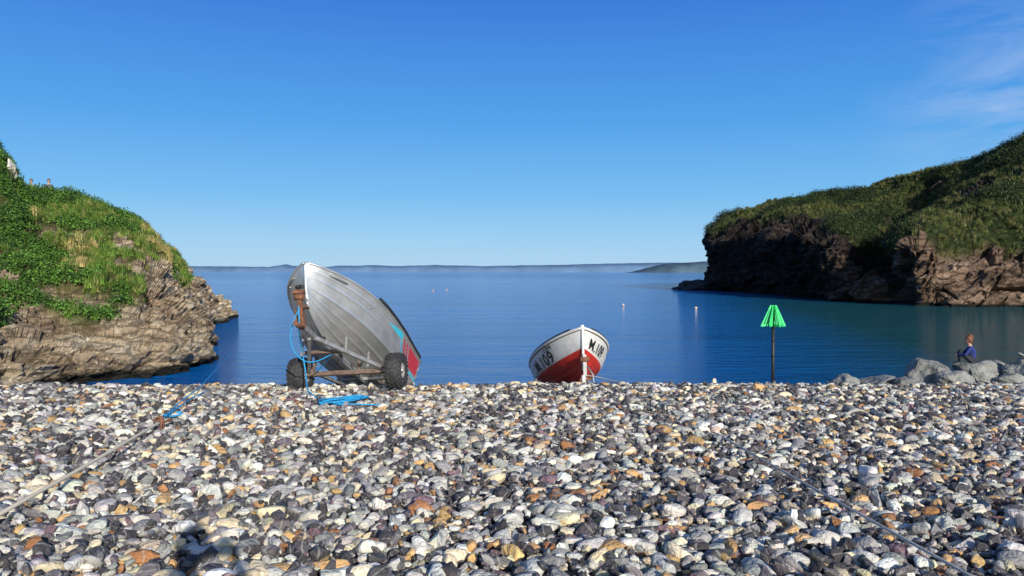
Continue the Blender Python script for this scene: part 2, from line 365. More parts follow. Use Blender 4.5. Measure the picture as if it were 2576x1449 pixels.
def gR(u,v,p):
    n=noise.fractal(p*.09,1,2,5)*.6; n2=noise.fractal(p*.14+Vector((3,8,1)),1,2,4)
    lim=2.95-.85*sst(3.0,5.2,u)
    g=sst(-.15,.15,v-(lim+n))
    if v<3.7: g*=1-sst(.28,.40,n2)
    return g
m_cr=cliffmat('headland_rock_and_turf',[(.03,.022,.017),(.12,.082,.058),(.27,.18,.125),(.42,.30,.215)],[(.022,.04,.012),(.045,.07,.018),(.09,.09,.03)],.35,shade_tint=(.17,.19,.22))
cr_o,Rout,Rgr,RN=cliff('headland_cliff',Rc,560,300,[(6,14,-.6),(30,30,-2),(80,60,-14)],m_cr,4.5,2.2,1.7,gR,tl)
def leafmat(name,rough=.6):
    m,t,b=newmat(name); at=t.n('ShaderNodeAttribute',attribute_type='INSTANCER',attribute_name='col')
    tc=t.n('ShaderNodeTexCoord'); n=t.n('ShaderNodeTexNoise'); n.inputs['Scale'].default_value=3; t.l(tc.outputs['Object'],n.inputs['Vector'])
    t.l(t.mix(1,at.outputs['Color'],t.ramp(n.outputs[0],[(.3,.6),(.7,1.4)]),'MULTIPLY'),b.inputs['Base Color']); b.inputs['Roughness'].default_value=rough
    b.inputs['Specular IOR Level'].default_value=.3
    return m
m_leaf=leafmat('foliage_leaf')
def clump(k,n=46,leaf=.24):
    r=random.Random(k); bm=bmesh.new()
    for _ in range(n):
        d=Vector((r.gauss(0,1),r.gauss(0,1),abs(r.gauss(0,1))*.9)).normalized()*(r.random()**.4)
        c=Vector((d.x,d.y,d.z*.85)); q=(d+Vector((r.gauss(0,.5),r.gauss(0,.5),.4+r.gauss(0,.5)))).to_track_quat('Z','Y')
        a=r.uniform(0,6.28); s=leaf*r.uniform(.6,1.2); q=q@Quaternion((0,0,1),a)
        bm.faces.new([bm.verts.new(c+q@Vector(p)*s) for p in ((-.5,0,0),(0,-.32,.06),(.5,0,0),(0,.32,.06))])
    return bmobj('c',bm,[m_leaf],do_link=False)
def tuft(k,n=34):
    r=random.Random(k+99); bm=bmesh.new()
    for _ in range(n):
        a=r.uniform(0,6.28); b0=Vector((r.gauss(0,.16),r.gauss(0,.16),0)); o=Vector((math.cos(a),math.sin(a),0)); h=r.uniform(.5,1.1); le=r.uniform(.1,.6)
        sd=Vector((-o.y,o.x,0))*.03
        p1=b0+o*le*.35+Vector((0,0,h*.6)); p2=b0+o*le+Vector((0,0,h*r.uniform(.75,1)))
        A,B,C_,D_,E=[bm.verts.new(x) for x in (b0-sd,b0+sd,p1+sd*.8,p1-sd*.8,p2)]
        bm.faces.new((A,B,C_,D_)); bm.faces.new((D_,C_,E))
    return bmobj('t',bm,[m_leaf],do_link=False)
def foliage(name,out,gr,n_try,fn,srcs):
    P=[];R=[];SC=[];I=[];C=[]; nu,nv=gr.shape
    A=out
    area=np.linalg.norm(np.cross(A[1:,:-1]-A[:-1,:-1],A[:-1,1:]-A[:-1,:-1]),axis=2)
    area=area*(gr[:-1,:-1]>.4); pr=(area/area.sum()).ravel()
    ch=rng.choice(len(pr),size=n_try,p=pr)
    for c in ch:
        i,j=divmod(int(c),nv-1); a,b_=rng.random(2)
        p=A[i,j]*(1-a)*(1-b_)+A[i+1,j]*a*(1-b_)+A[i,j+1]*(1-a)*b_+A[i+1,j+1]*a*b_
        res=fn(Vector(p),i/(nu-1),j/(nv-1))
        if res is None: continue
        s,k,col=res; P.append(p); R.append((rng.normal(0,.2),rng.normal(0,.2),rng.uniform(0,6.28))); SC.append((s,s,s*rng.uniform(.8,1.2))); I.append(k); C.append((*np.clip(np.array(col)*rng.uniform(.7,1.35),0,1),1))
    print(name,len(P)); return scatter(name,P,R,SC,I,C,srcs)
def fL(p,u,v):
    if p.y>75 or p.x<-45: return None
    px=1288+p.x/p.y*F
    n=noise.fractal(p*.3,1,2,4); shrub= n+.5-(px)/420.
    if shrub>-.05 or n>.38:
        return (rng.uniform(.2,.55),int(rng.integers(0,4)),random.choice([(.045,.105,.014),(.075,.17,.022),(.028,.06,.010),(.10,.21,.03)]))
    n2=noise.noise(p*.45+Vector((9,0,0)))
    straw=n2>.16 and rng.random()<.7
    if straw: return (rng.uniform(.25,.6),4+int(rng.integers(0,3)),random.choice([(.44,.35,.15),(.34,.28,.10),(.22,.23,.06)]))
    return (rng.uniform(.2,.5),4+int(rng.integers(0,3)),random.choice([(.10,.185,.025),(.14,.21,.035),(.065,.13,.02),(.20,.22,.06)]))
foliage('cliff_vegetation',Lout,Lgr,44000,fL,[clump(k) for k in range(4)]+[tuft(k) for k in range(3)])
def fR(p,u,v):
    n=noise.fractal(p*.06,1,2,4)
    if n>.02: return (rng.uniform(.6,1.7),int(rng.integers(0,4)),random.choice([(.03,.048,.011),(.045,.07,.016),(.02,.032,.009)]))
    return (rng.uniform(.4,.9),4+int(rng.integers(0,3)),random.choice([(.12,.135,.035),(.16,.155,.055),(.075,.10,.025)]))
foliage('headland_vegetation',Rout,Rgr,36000,fR,[clump(k+20,60,.2) for k in range(4)]+[tuft(k+20) for k in range(3)])
# ---------------------------------------------------------------- rocks
def boulder(name,c,size,seed,mat,rot=0,amp=.12,sub=4):
    r=random.Random(seed); bm=bmesh.new()
    for i in range(16):
        d=Vector((r.gauss(0,1),r.gauss(0,1),r.gauss(0,1))).normalized()*(.46+.08*r.random()); bm.verts.new(d)
    bmesh.ops.convex_hull(bm,input=bm.verts[:]); bmesh.ops.delete(bm,geom=[v for v in bm.verts if not v.link_faces],context='VERTS')
    bmesh.ops.bevel(bm,geom=bm.edges[:],offset=.03,segments=1,affect='EDGES')
    bmesh.ops.triangulate(bm,faces=bm.faces[:])
    for _ in range(sub):
        es=[e for e in bm.edges if e.calc_length()>.06]
        if not es: break
        bmesh.ops.subdivide_edges(bm,edges=es,cuts=1); bmesh.ops.triangulate(bm,faces=bm.faces[:])
    bm.normal_update(); off=Vector((seed*3.3,seed,0))
    for v in bm.verts: v.co+=v.normal*(noise.fractal(v.co*3+off,1,2,5)*amp*.6)
    M=Matrix.Translation(c)@Matrix.Rotation(rot,4,'Z')@Matrix.Diagonal((*size,1)); bmesh.ops.transform(bm,matrix=M,verts=bm.verts[:])
    return bmobj(name,bm,[mat])
m_bd=pmat('boulder_rock',(.25,.25,.23),.8,var=.35,scale=1.6,bump=.8,bscale=7,bdist=.08,dirt=(.09,.095,.08))
m_dk=pmat('dark_rock',(.03,.027,.025),.8,var=.4,scale=.3,bump=.8,bscale=.6,bdist=.6)
m_wl=pmat('pale_stone',(.62,.58,.50),.85,var=.3,scale=2,bump=.8,bscale=6,bdist=.1,dirt=(.25,.2,.13))
for px,py0,py1,wd,D,sd in ((2125,942,990,90,22,1),(2212,938,990,125,22.5,2),(2335,901,990,128,22.5,3),(2462,901,985,185,23,4),(2585,906,1000,120,22,5),(2405,930,990,90,21.5,8),(2285,944,990,80,21.6,12),(2540,938,990,80,21.4,9),(2700,890,1000,180,22,6),(2850,900,1000,180,22,7)):
    h=(py1-py0)/F*D; c=W(px,(py0+py1)/2,D); boulder('boulder',c,(wd/F*D*1.08,wd/F*D*.9,h*1.1),sd,m_bd,rot=sd*.3)
boulder('rock_shelf',Vector(((1765-1288)/F*168,168,-.3)),(12,14,6),11,m_dk,amp=.25)
boulder('rock_shelf',Vector(((1742-1288)/F*172,172,-.3)),(11,12,3.0),12,m_dk,amp=.25)
boulder('rock_shelf',Vector(((1720-1288)/F*176,176,-.3)),(9,10,1.6),13,m_dk,amp=.25)
boulder('pale_outcrop_rock',W(31,440,41.2),(.5,.8,1.5),21,m_wl,amp=.3)
# ---------------------------------------------------------------- boats
def frame(bowtop,O,loc_bow,roll=0):
    O=Vector(O); B=Vector(bowtop); d=B-O
    yaw=math.atan2(d.y,d.x); hor=math.hypot(d.x,d.y)
    pitch=math.atan2(d.z,hor)-math.atan2(loc_bow[2],loc_bow[0])
    return Matrix.Translation(O)@Matrix.Rotation(yaw,4,'Z')@Matrix.Rotation(-pitch,4,'Y')@Matrix.Rotation(roll,4,'X')
class Hull:
    def __init__(s,L,B,cbf,gs,gb,kz,rake,chz,round_=0,strakes=(),lap=0,stern=.92,pw=2.7):
        s.__dict__.update(L=L,B=B,cbf=cbf,gs=gs,gb=gb,kz=kz,rake=rake,chz=chz,round_=round_,strakes=strakes,lap=lap,stern=stern,pw=pw)
    def p(s,t,q,side=1):
        tt=max(0,(t-.35)/.65); st=s.stern+(1-s.stern)*min(1,t/.35)
        hb=s.B*st*max(0,1-tt**s.pw)**.85; cb=s.B*s.cbf*st*max(0,1-tt**(s.pw*.8))**1.1
        gz_=s.gs+(s.gb-s.gs)*t**2.2
        k=max(0,(t-.62)/.38); kz=s.kz*k**2.6
        cz=s.chz+ (s.kz+(s.gb-s.kz)*.42-s.chz)*max(0,(t-.3)/.7)**2
        K=Vector((s.L*t-s.rake*t**6,0,kz)); Cc=Vector((s.L*t-s.rake*.5*t**6,cb,cz)); Gg=Vector((s.L*t,hb,gz_))
        if q<.5: a=q/.5; P=K.lerp(Cc,a); 
        else: a=(q-.5)/.5; P=Cc.lerp(Gg,a)
        if s.round_:
            Q=(K*(1-q)**2+ (Cc*1.0+ (Cc-(K+Gg)*.5)*.5)*2*q*(1-q)+Gg*q*q); P=P.lerp(Q,s.round_)
        off=0
        for (c,wd,am) in s.strakes:
            off+=am*max(0,1-abs(q-c)/wd)
        if s.lap: off+=s.lap*((q*7)%1.0)
        fade=min(1,(1-t)*12)
        nrm=Vector((0,.55 if q<.5 else .95,-.8 if q<.5 else -.25)); P=P+nrm*off*fade
        P.y*=side; return P
    def build(s,name,mats,matf,parent,nt=70,nq=72):
        bm=bmesh.new(); ts=[1-(1-i/nt)**1.35 for i in range(nt+1)]
        for side in (1,-1):
            g=[[bm.verts.new(s.p(t,j/nq,side)) for j in range(nq+1)] for t in ts]
            for i in range(nt):
                for j in range(nq):
                    vs=[g[i][j],g[i+1][j],g[i+1][j+1],g[i][j+1]]
                    f=bm.faces.new(vs if side<0 else vs[::-1]); f.material_index=matf(ts[i],(j+.5)/nq); f.smooth=True
        bmesh.ops.remove_doubles(bm,verts=bm.verts[:],dist=.0008)
        o=bmobj(name,bm,mats,parent); 
        md=o.modifiers.new('s','SOLIDIFY'); md.thickness=.018; md.offset=-1
        c=[s.p(0,j/20,1) for j in range(21)]+[s.p(0,j/20,-1) for j in range(20,-1,-1)]
        meshobj('transom',[Vector((.004,q.y,q.z)) for q in c]+[Vector((.04,q.y*.99,q.z)) for q in c],[tuple(range(42)),tuple(range(83,41,-1))],[mats[0]],parent)
        vs=[];fs=[]
        for i in range(20):
            t=.02+.9*i/19; a=s.p(t,.47,1); z=max(a.z,.12)+.05; vs+=[(a.x,-a.y*.97,z),(a.x,a.y*.97,z)]
        for i in range(19): fs.append((2*i,2*i+1,2*i+3,2*i+2))
        meshobj('sole',vs,fs,[mats[-1]],parent)
        b2=bmesh.new()
        for t in (.12,.42,.68):
            a=s.p(t,.82,1); bm_beam(b2,(a.x,-a.y+.02,a.z),(a.x,a.y-.02,a.z),.26,.03)
        bmobj('thwarts',b2,[mats[-1]],parent)
        return o
def gunwale(h,name,mat,parent,r,q=1.0,dz=0,t1=.998):
    bm=bmesh.new()
    for side in (1,-1):
        bm_tube(bm,[h.p(t1*(1-(1-i/60)**1.4),q,side)+Vector((0,side*r*.3,dz)) for i in range(61)],r,8)
    return bmobj(name,bm,[mat],parent,smooth=True)
def wheel(name,parent,c,R,wd,mt,mh,knobs=True,side=1):
    bm=bmesh.new(); prof=[(.45,-.42),(.62,-.5),(.85,-.5),(.96,-.38),(1,-.2),(1,.2),(.96,.38),(.85,.5),(.62,.5),(.45,.42)]
    n=40; rings=[]
    for i in range(n):
        a=2*math.pi*i/n; rings.append([bm.verts.new((R*r*math.cos(a),w_*wd,R*r*math.sin(a))) for r,w_ in prof])
    for i in range(n):
        for j in range(len(prof)-1):
            f=bm.faces.new((rings[i][j],rings[(i+1)%n][j],rings[(i+1)%n][j+1],rings[i][j+1])); f.smooth=True
    if knobs:
        for i in range(22):
            for row,(y0,r0) in enumerate(((-.44,.93),(-.24,.995),(0,1.0),(.24,.995),(.44,.93))):
                a=2*math.pi*(i+(.5 if row%2 else 0))/22; ca,sa=math.cos(a),math.sin(a)
                bm_beam(bm,(R*r0*ca*.97,y0*wd,R*r0*sa*.97),(R*(r0+.055)*ca,y0*wd*1.03,R*(r0+.055)*sa),.15*wd,.16*R*.9,0,up=Vector((0,1,0)))
    for sgn in (1,-1):
        cv=bm.verts.new((0,sgn*.22*wd,0)); rr=[bm.verts.new((R*.48*math.cos(2*math.pi*i/n),sgn*.42*wd,R*.48*math.sin(2*math.pi*i/n))) for i in range(n)]
        r2=[bm.verts.new((R*.36*math.cos(2*math.pi*i/n),sgn*.24*wd,R*.36*math.sin(2*math.pi*i/n))) for i in range(n)]
        for i in range(n):
            k=(i+1)%n
            for vs in ((rr[i],rr[k],r2[k],r2[i]),(r2[i],r2[k],cv)):
                f=bm.faces.new(vs if sgn<0 else vs[::-1]); f.material_index=1
        bm_tube(bm,[(0,sgn*.22*wd,0),(0,sgn*.5*wd,0)],R*.13,12,1)
        for i in range(5):
            a=2*math.pi*i/5; bm_ball(bm,(R*.24*math.cos(a),sgn*.25*wd,R*.24*math.sin(a)),R*.04,1,seg=6)
    o=bmobj(name,bm,[mt,mh],parent); o.location=c; return o
m_alu,t,b=newmat('bare_aluminium'); tc=t.n('ShaderNodeTexCoord')
n1=t.n('ShaderNodeTexNoise'); n1.inputs['Scale'].default_value=2.2; n1.inputs['Detail'].default_value=10; n1.inputs['Roughness'].default_value=.68; t.l(tc.outputs['Object'],n1.inputs['Vector'])
t.l(t.ramp(n1.outputs[0],[(.3,(.58,.59,.59)),(.5,(.74,.75,.75)),(.7,(.86,.86,.85))]),b.inputs['Base Color']); b.inputs['Metallic'].default_value=.75
n2=t.n('ShaderNodeTexNoise'); n2.inputs['Scale'].default_value=6; n2.inputs['Detail'].default_value=8; t.l(tc.outputs['Object'],n2.inputs['Vector'])
t.l(t.ramp(n2.outputs[0],[(.3,.30),(.7,.50)]),b.inputs['Roughness'])
bp=t.n('ShaderNodeBump'); bp.inputs['Strength'].default_value=.15; bp.inputs['Distance'].default_value=.012; t.l(n1.outputs[0],bp.inputs['Height']); t.l(bp.outputs[0],b.inputs['Normal'])
m_cyan=pmat('cyan_paint',(.05,.55,.72),.4,var=.1); m_red=pmat('red_paint',(.60,.03,.02),.5,var=.2,scale=5,dirt=(.36,.03,.02))
m_redd=pmat('red_decal',(.6,.04,.06),.4,var=.1); m_white=pmat('white_paint',(.78,.77,.73),.4,var=.06,scale=6,dirt=(.62,.59,.52))
m_black=pmat('black_paint',(.015,.015,.017),.5,var=.2); m_tyre=pmat('tyre_rubber',(.03,.03,.032),.75,var=.3,scale=20,dirt=(.08,.075,.065))
m_rim=pmat('rim_metal',(.42,.42,.41),.5,metal=.4,var=.2,dirt=(.25,.16,.1)); m_rust=pmat('rusty_steel',(.20,.085,.045),.85,var=.4,scale=20,bump=.5,dirt=(.08,.05,.04))
m_brown=pmat('weathered_steel',(.16,.11,.085),.8,var=.3,scale=14,dirt=(.09,.06,.045))
m_galv=pmat('galvanised_steel',(.34,.34,.33),.5,metal=.5,var=.25,scale=14,dirt=(.22,.16,.12))
m_grey=pmat('grey_lining',(.25,.26,.27),.7); m_tarp=pmat('dark_cover',(.02,.022,.025),.7,bump=.5,bscale=15)
m_blue=pmat('blue_rope',(.02,.32,.62),.7,var=.2,scale=60); m_cream=pmat('cream_rope',(.78,.68,.50),.85,var=.12,scale=60); m_greyrope=pmat('grey_rope',(.5,.48,.44),.85,var=.25,scale=50)
H1=Hull(4.2,.82,.84,.66,.84,.30,.22,.20,strakes=((.12,.02,.024),(.23,.02,.024),(.34,.02,.024),(.5,.02,.03),(.72,.025,.014),(.86,.02,.012)),pw=3.3)
M1=frame(W(780,664,11.5),(-2.56,14.85,1.56),(4.2,0,.84),roll=math.radians(4))
b1=empty('aluminium_boat',M1)
def mf1(t,q):
    if q>.54:
        e=(q-.78)*.22
        if .02<t<.20+e and .64<q<.96: return 2
        if q>.62 and q<.95 and (.225+e<t<.25+e or .275+e<t<.30+e): return 2
        if t<.31+e and .56<q<.60: return 1
        if .335+e<t<.350+e and q<.96: return 1
        if .355<t<.54 and q>.86 and q<.86+(.54-t)*.7+.02: return 1
    return 0
H1.build('hull',[m_alu,m_cyan,m_redd,m_white,m_grey],mf1,b1,nt=110)
gunwale(H1,'gunwale',m_alu,b1,.02)
bm=bmesh.new(); bm_tube(bm,[H1.p(t/40,1,1)+Vector((0,.012,.035)) for t in range(2,28)],.04,8); bm_tube(bm,[H1.p(t/40,1,-1)+Vector((0,-.012,.035)) for t in range(2,28)],.04,8)
bmobj('fender_strip',bm,[m_tarp],b1)
bm=bmesh.new()
bm_tube(bm,[H1.p(1,q/10,1)+Vector((.012,0,0)) for q in range(11)]+[],.02,8); bm_tube(bm,[H1.p(t/40,0,1)+Vector((0,0,-.012)) for t in range(0,41)],.014,6)
bmobj('keel_strip',bm,[m_alu],b1)
bm=bmesh.new()
for sd in (1,-1):
    a=H1.p(.93,.9,sd); c_=H1.p(.87,.9,sd); o_=Vector((.0,sd*.05,-.01)); bm_tube(bm,[a,a+o_,c_+o_,c_],.012,6)
bmobj('bow_handle',bm,[m_galv],b1)
tr=empty('boat_trailer',M1)
bm=bmesh.new(); ax=2.52; az=-.36; dy=.20
bm_beam(bm,(ax,dy-.70,az),(ax,dy+.70,az),.07,.07,3)
bm_beam(bm,(.5,.1,-.16),(4.05,0,-.13),.06,.08,1)
for sd in (1,-1):
    bm_beam(bm,(ax,dy+sd*.66,az+.02),(3.65,sd*.04,-.17),.05,.06,1); bm_beam(bm,(ax,dy+sd*.64,az+.06),(.7,.1+sd*.3,-.12),.045,.05,1)
    bm_beam(bm,(ax-.1,sd*.5,az),(ax-.1,sd*.5,.02),.03,.03,1); bm_beam(bm,(ax+.6,sd*.36,-.26),(ax+.62,sd*.36,.02),.03,.03,1)
    bm_beam(bm,(ax,sd*.40,az),(ax,sd*.36,-.05),.04,.04,3)
bm_beam(bm,(1.4,-.4,-.1),(1.4,.6,-.1),.05,.05,1); bm_beam(bm,(3.1,-.34,-.2),(3.1,.4,-.2),.05,.05,3)
for x in (.7,1.6,2.5,3.3): bm_tube(bm,[(x,-.07,-.06),(x,0,-.075),(x,.07,-.06)],.045,10,2)
bm_beam(bm,(4.0,0,-.16),(4.32,0,.34),.07,.06,0); bm_beam(bm,(3.98,-.1,-.12),(4.12,-.1,.1),.03,.05,0); bm_beam(bm,(4.3,-.09,.3),(4.3,.09,.3),.06,.05,0)
bm_tube(bm,[(4.27,-.07,.24),(4.27,.07,.24)],.05,12,0); bm_tube(bm,[(4.2,.05,.08),(4.2,.14,.08),(4.34,.14,.06)],.012,6,0)
bm_tube(bm,[(4.3,-.05,.38),(4.24,0,.42),(4.3,.05,.38)],.03,8,2)
bm_tube(bm,[(4.02,0,-.15),(4.2,0,-.18),(4.3,0,-.18)],.035,10,0)
bmobj('chassis',bm,[m_rust,m_galv,m_black,m_brown],tr)
for sd,nm in ((1,'wheel_a'),(-1,'wheel_b')):
    wheel(nm,tr,(ax,dy+sd*.81,az),.275,.27,m_tyre,m_rim)
H2=Hull(4.2,.85,.8,.62,1.06,.22,.22,.20,round_=.75,lap=.014,stern=.85,pw=2.9)
M2=frame(W(1468,830,15.5),(1.22,19.3,.97),(4.2,0,1.06),roll=math.radians(2))
b2=empty('fishing_boat',M2)
H2.build('hull',[m_white,m_red,m_grey],lambda t,q:1 if q<.59 else 0,b2,nq=84)
gunwale(H2,'rubbing_strake',m_white,b2,.03,dz=.0); gunwale(H2,'rubbing_band',m_black,b2,.008,q=.97)
gunwale(H2,'inner_rail',m_black,b2,.02,dz=.045,t1=.95)
bm=bmesh.new(); bm_tube(bm,[H2.p(1,q/14,1)+Vector((.01,0,0)) for q in range(15)],.028,8); bm_tube(bm,[H2.p(1,1,1)+Vector((0,0,-.02)),H2.p(1,1,1)+Vector((0,0,.06))],.04,8)
bmobj('stem',bm,[m_white],b2)
def hull_text(txt,size,t0,q0,side,h,parent,sx=1.0):
    cu=bpy.data.curves.new('txt','FONT'); cu.body=txt; cu.size=size; cu.offset=size*.008; cu.space_character=1.12
    o=bpy.data.objects.new('txt',cu); S.collection.objects.link(o)
    bpy.context.view_layer.update(); me=bpy.data.meshes.new_from_object(o.evaluated_get(bpy.context.evaluated_depsgraph_get()))
    bpy.data.objects.remove(o); bm=bmesh.new(); bm.from_mesh(me)
    for _ in range(3): bmesh.ops.subdivide_edges(bm,edges=[e for e in bm.edges if e.calc_length()>.03],cuts=1); bmesh.ops.triangulate(bm,faces=bm.faces[:])
    hh=(h.p(t0,1,1)-h.p(t0,.57,1)).length/.43
    def adv(x):
        t=t0; st=.01 if x>0 else -.01; rem=abs(x); sg=-side
        while rem>0:
            t2=t+sg*st; d=(h.p(min(t2,1),q0,side)-h.p(min(t,1),q0,side)).length
            if d>=rem: return t+sg*st*rem/max(d,1e-6)
            rem-=d; t=t2
            if t>1 or t<0: break
        return t
    for v in bm.verts:
        t=min(.995,adv(v.co.x*sx)); q=q0+v.co.y/hh
        p=h.p(t,q,side); a=h.p(t-.01,q,side)-p; c=h.p(t,q+.01,side)-p; n=a.cross(c).normalized()
        if n.y*side<0: n=-n
        v.co=p+n*.022
    return bmobj('registration_'+txt.replace('.','_').lower(),bm,[m_black],parent)
hull_text('M.109',.33,.48,.63,-1,H2,b2,1.45); hull_text('LH4',.14,.72,.875,-1,H2,b2,1.4); hull_text('M.109',.31,.955,.65,1,H2,b2,1.0)
tr2=empty('launching_trailer',M2)
bm=bmesh.new(); bm_beam(bm,(1.2,0,-.12),(4.05,0,-.1),.07,.08,0); bm_beam(bm,(4.08,0,-.4),(4.22,0,.52),.07,.07,0); bm_beam(bm,(4.22,-.12,.02),(4.22,.12,.02),.05,.05,1)
bm_tube(bm,[(4.22,-.09,.42),(4.22,.09,.42)],.055,10,1); bm_tube(bm,[(4.16,.05,.3),(4.3,.14,.1),(4.25,.17,-.4)],.02,8,0); bm_tube(bm,[(4.25,-.05,-.45),(4.25,-.05,.1)],.04,10,2)
bm_beam(bm,(2.0,-.8,-.3),(2.0,.8,-.3),.06,.06,0)
for sd in (1,-1): bm_beam(bm,(2.0,sd*.7,-.28),(3.6,0,-.12),.05,.05,0)
bmobj('chassis',bm,[m_galv,m_rust,m_white],tr2)
for sd,nm in ((1,'wheel_a'),(-1,'wheel_b')): wheel(nm,tr2,(2.0,sd*.9,-.3),.24,.18,m_tyre,m_rim)
wheel('jockey_wheel',tr2,(4.1,.42,-.25),.12,.1,m_tyre,m_rim)
# ---------------------------------------------------------------- channel marker
mk=empty('channel_marker'); D=19.5; X=(1946-1288)/F*D; zt=W(0,768,D).z; zb=W(0,821,D).z
m_gr=pmat('green_paint',(.06,.72,.22),.45,var=.08,scale=5)
bm=bmesh.new(); bm_tube(bm,[(X,D,.2),(X,D,zt-.12)],.042,14,0)
for z in (zb-.02,zb-.35,zb-.75): bm_tube(bm,[(X,D,z),(X,D,z-.04)],.055,14,0)
bmobj('post',bm,[m_black],mk)
# two crossed slatted panels (triangular starboard-hand topmark)
bm=bmesh.new()
for k,ang in enumerate((math.radians(8),math.radians(98),math.radians(53),math.radians(143))):
    dx,dyy=math.cos(ang),math.sin(ang)
    def pt(u,f,r0=.09,r1=.35): return Vector((X+dx*u*(r0+(r1-r0)*f),D+dyy*u*(r0+(r1-r0)*f),zt+(zb-zt)*f))
    def quad(u0,u1,f0,f1): bm.faces.new([bm.verts.new(p) for p in (pt(u0,f0),pt(u0,f1),pt(u1,f1),pt(u1,f0))])
    w_=1.0 if k<2 else .8
    for sgn in (-1,1):
        quad(0,sgn*w_,0,.20); quad(0,sgn*w_,.90,1.0)
        for u0,u1 in ((.0,.14),(.30,.46),(.58,.72),(.86,1.0)): quad(sgn*u0*w_,sgn*u1*w_,.20,.90)
o=bmobj('topmark',bm,[m_gr],mk); md=o.modifiers.new('s','SOLIDIFY'); md.thickness=.014
# ---------------------------------------------------------------- buoys
m_or=pmat('buoy_orange',(.75,.42,.22),.5); m_wb=pmat('buoy_white',(.7,.55,.40),.5)
for px,py,m in ((1568,768,m_wb),(1751,776,m_wb),(1090,731,m_or),(1124,730,m_or)):
    D=4*F/(py-684); bm=bmesh.new(); bm_ball(bm,(0,0,.04),.15,0,seg=16); bm_tube(bm,[(0,0,.16),(0,0,.22)],.03,8); 
    o=bmobj('mooring_buoy',bm,[m]); o.location=((px-1288)/F*D,D,0)
# ---------------------------------------------------------------- ropes
def onb(px,py,lift=.06):
    D=8.
    for _ in range(30):
        x=(px-1288)/F*D; D=(4-(gz(x,D)+lift))*F/(py-684)
    return Vector(((px-1288)/F*D,D,gz((px-1288)/F*D,D)+lift))
rope('mooring_line',[M2@Vector((4.25,0,.1)),W(1560,956,15),W(1700,1034,11.1),onb(1830,1107,.1),onb(2100,1259,.1),onb(2440,1449,.09),onb(2560,1516,.06)],.010,m_greyrope)
A=M1@Vector((4.25,0,.1)); g1=onb(775,990); g2=onb(820,1015)
rope('blue_rope',[A,A+Vector((.02,-.05,-.4)),W(756,860,12.0),W(768,940,12.1),W(770,972,11.7),g1,g2,onb(860,1020)],.011,m_blue)
def tangle(cx,cy,rx,ry,n,r):
    c=onb(cx,cy,0); pts=[]
    for i in range(n):
        a=i*1.05; k=rng.uniform(.45,1.0); x=c.x+math.cos(a)*rx*k; y=c.y+math.sin(a*1.07)*ry*k; pts.append(Vector((x,y,gz(x,y)+rng.uniform(.05,.10))))
    return pts
rope('blue_rope',tangle(862,1019,.38,.5,34,0)+[onb(930,1020),onb(972,1019)],.009,m_blue)
rope('blue_rope',[A+Vector((0,0,-.05)),A+Vector((-.15,0,-.35)),A+Vector((-.1,.05,-.7)),A+Vector((.12,.2,-.9)),M1@Vector((3.2,.3,-.2)),M1@Vector((2.6,-.3,-.33))],.009,m_blue)
rope('shore_line',[onb(395,1066,.1),onb(340,1098,.14),onb(200,1180,.14),onb(100,1236,.14),onb(0,1292,.14),onb(-140,1372,.08)],.016,m_cream)
bp0=onb(412,1050,.1)
rope('blue_rope',[bp0,onb(450,1010,.12),onb(500,978,.15),W(545,925,16),W(580,890,24)],.009,m_blue)
rope('blue_rope',[bp0,onb(460,1015,.08),onb(505,990,.07),onb(520,983,.07)],.009,m_blue)
rope('blue_rope',tangle(430,1059,.12,.15,14,0),.010,m_blue)
c0=onb(396,1078,.05); bm=bmesh.new()
bm_tube(bm,[c0+Vector((-.05,0,0)),c0+Vector((-.05,0,.09)),c0+Vector((0,0,.13)),c0+Vector((.05,0,.09)),c0+Vector((.05,0,0))],.014,8); bm_tube(bm,[c0+Vector((-.05,.02,.1)),c0+Vector((0,.12,.04)),c0+Vector((.06,.2,.06))],.016,8)
bm_tube(bm,[c0+Vector((.03,0,-.1)),c0+Vector((.03,0,.14))],.012,8)
bmobj('mooring_shackle',bm,[m_rust])
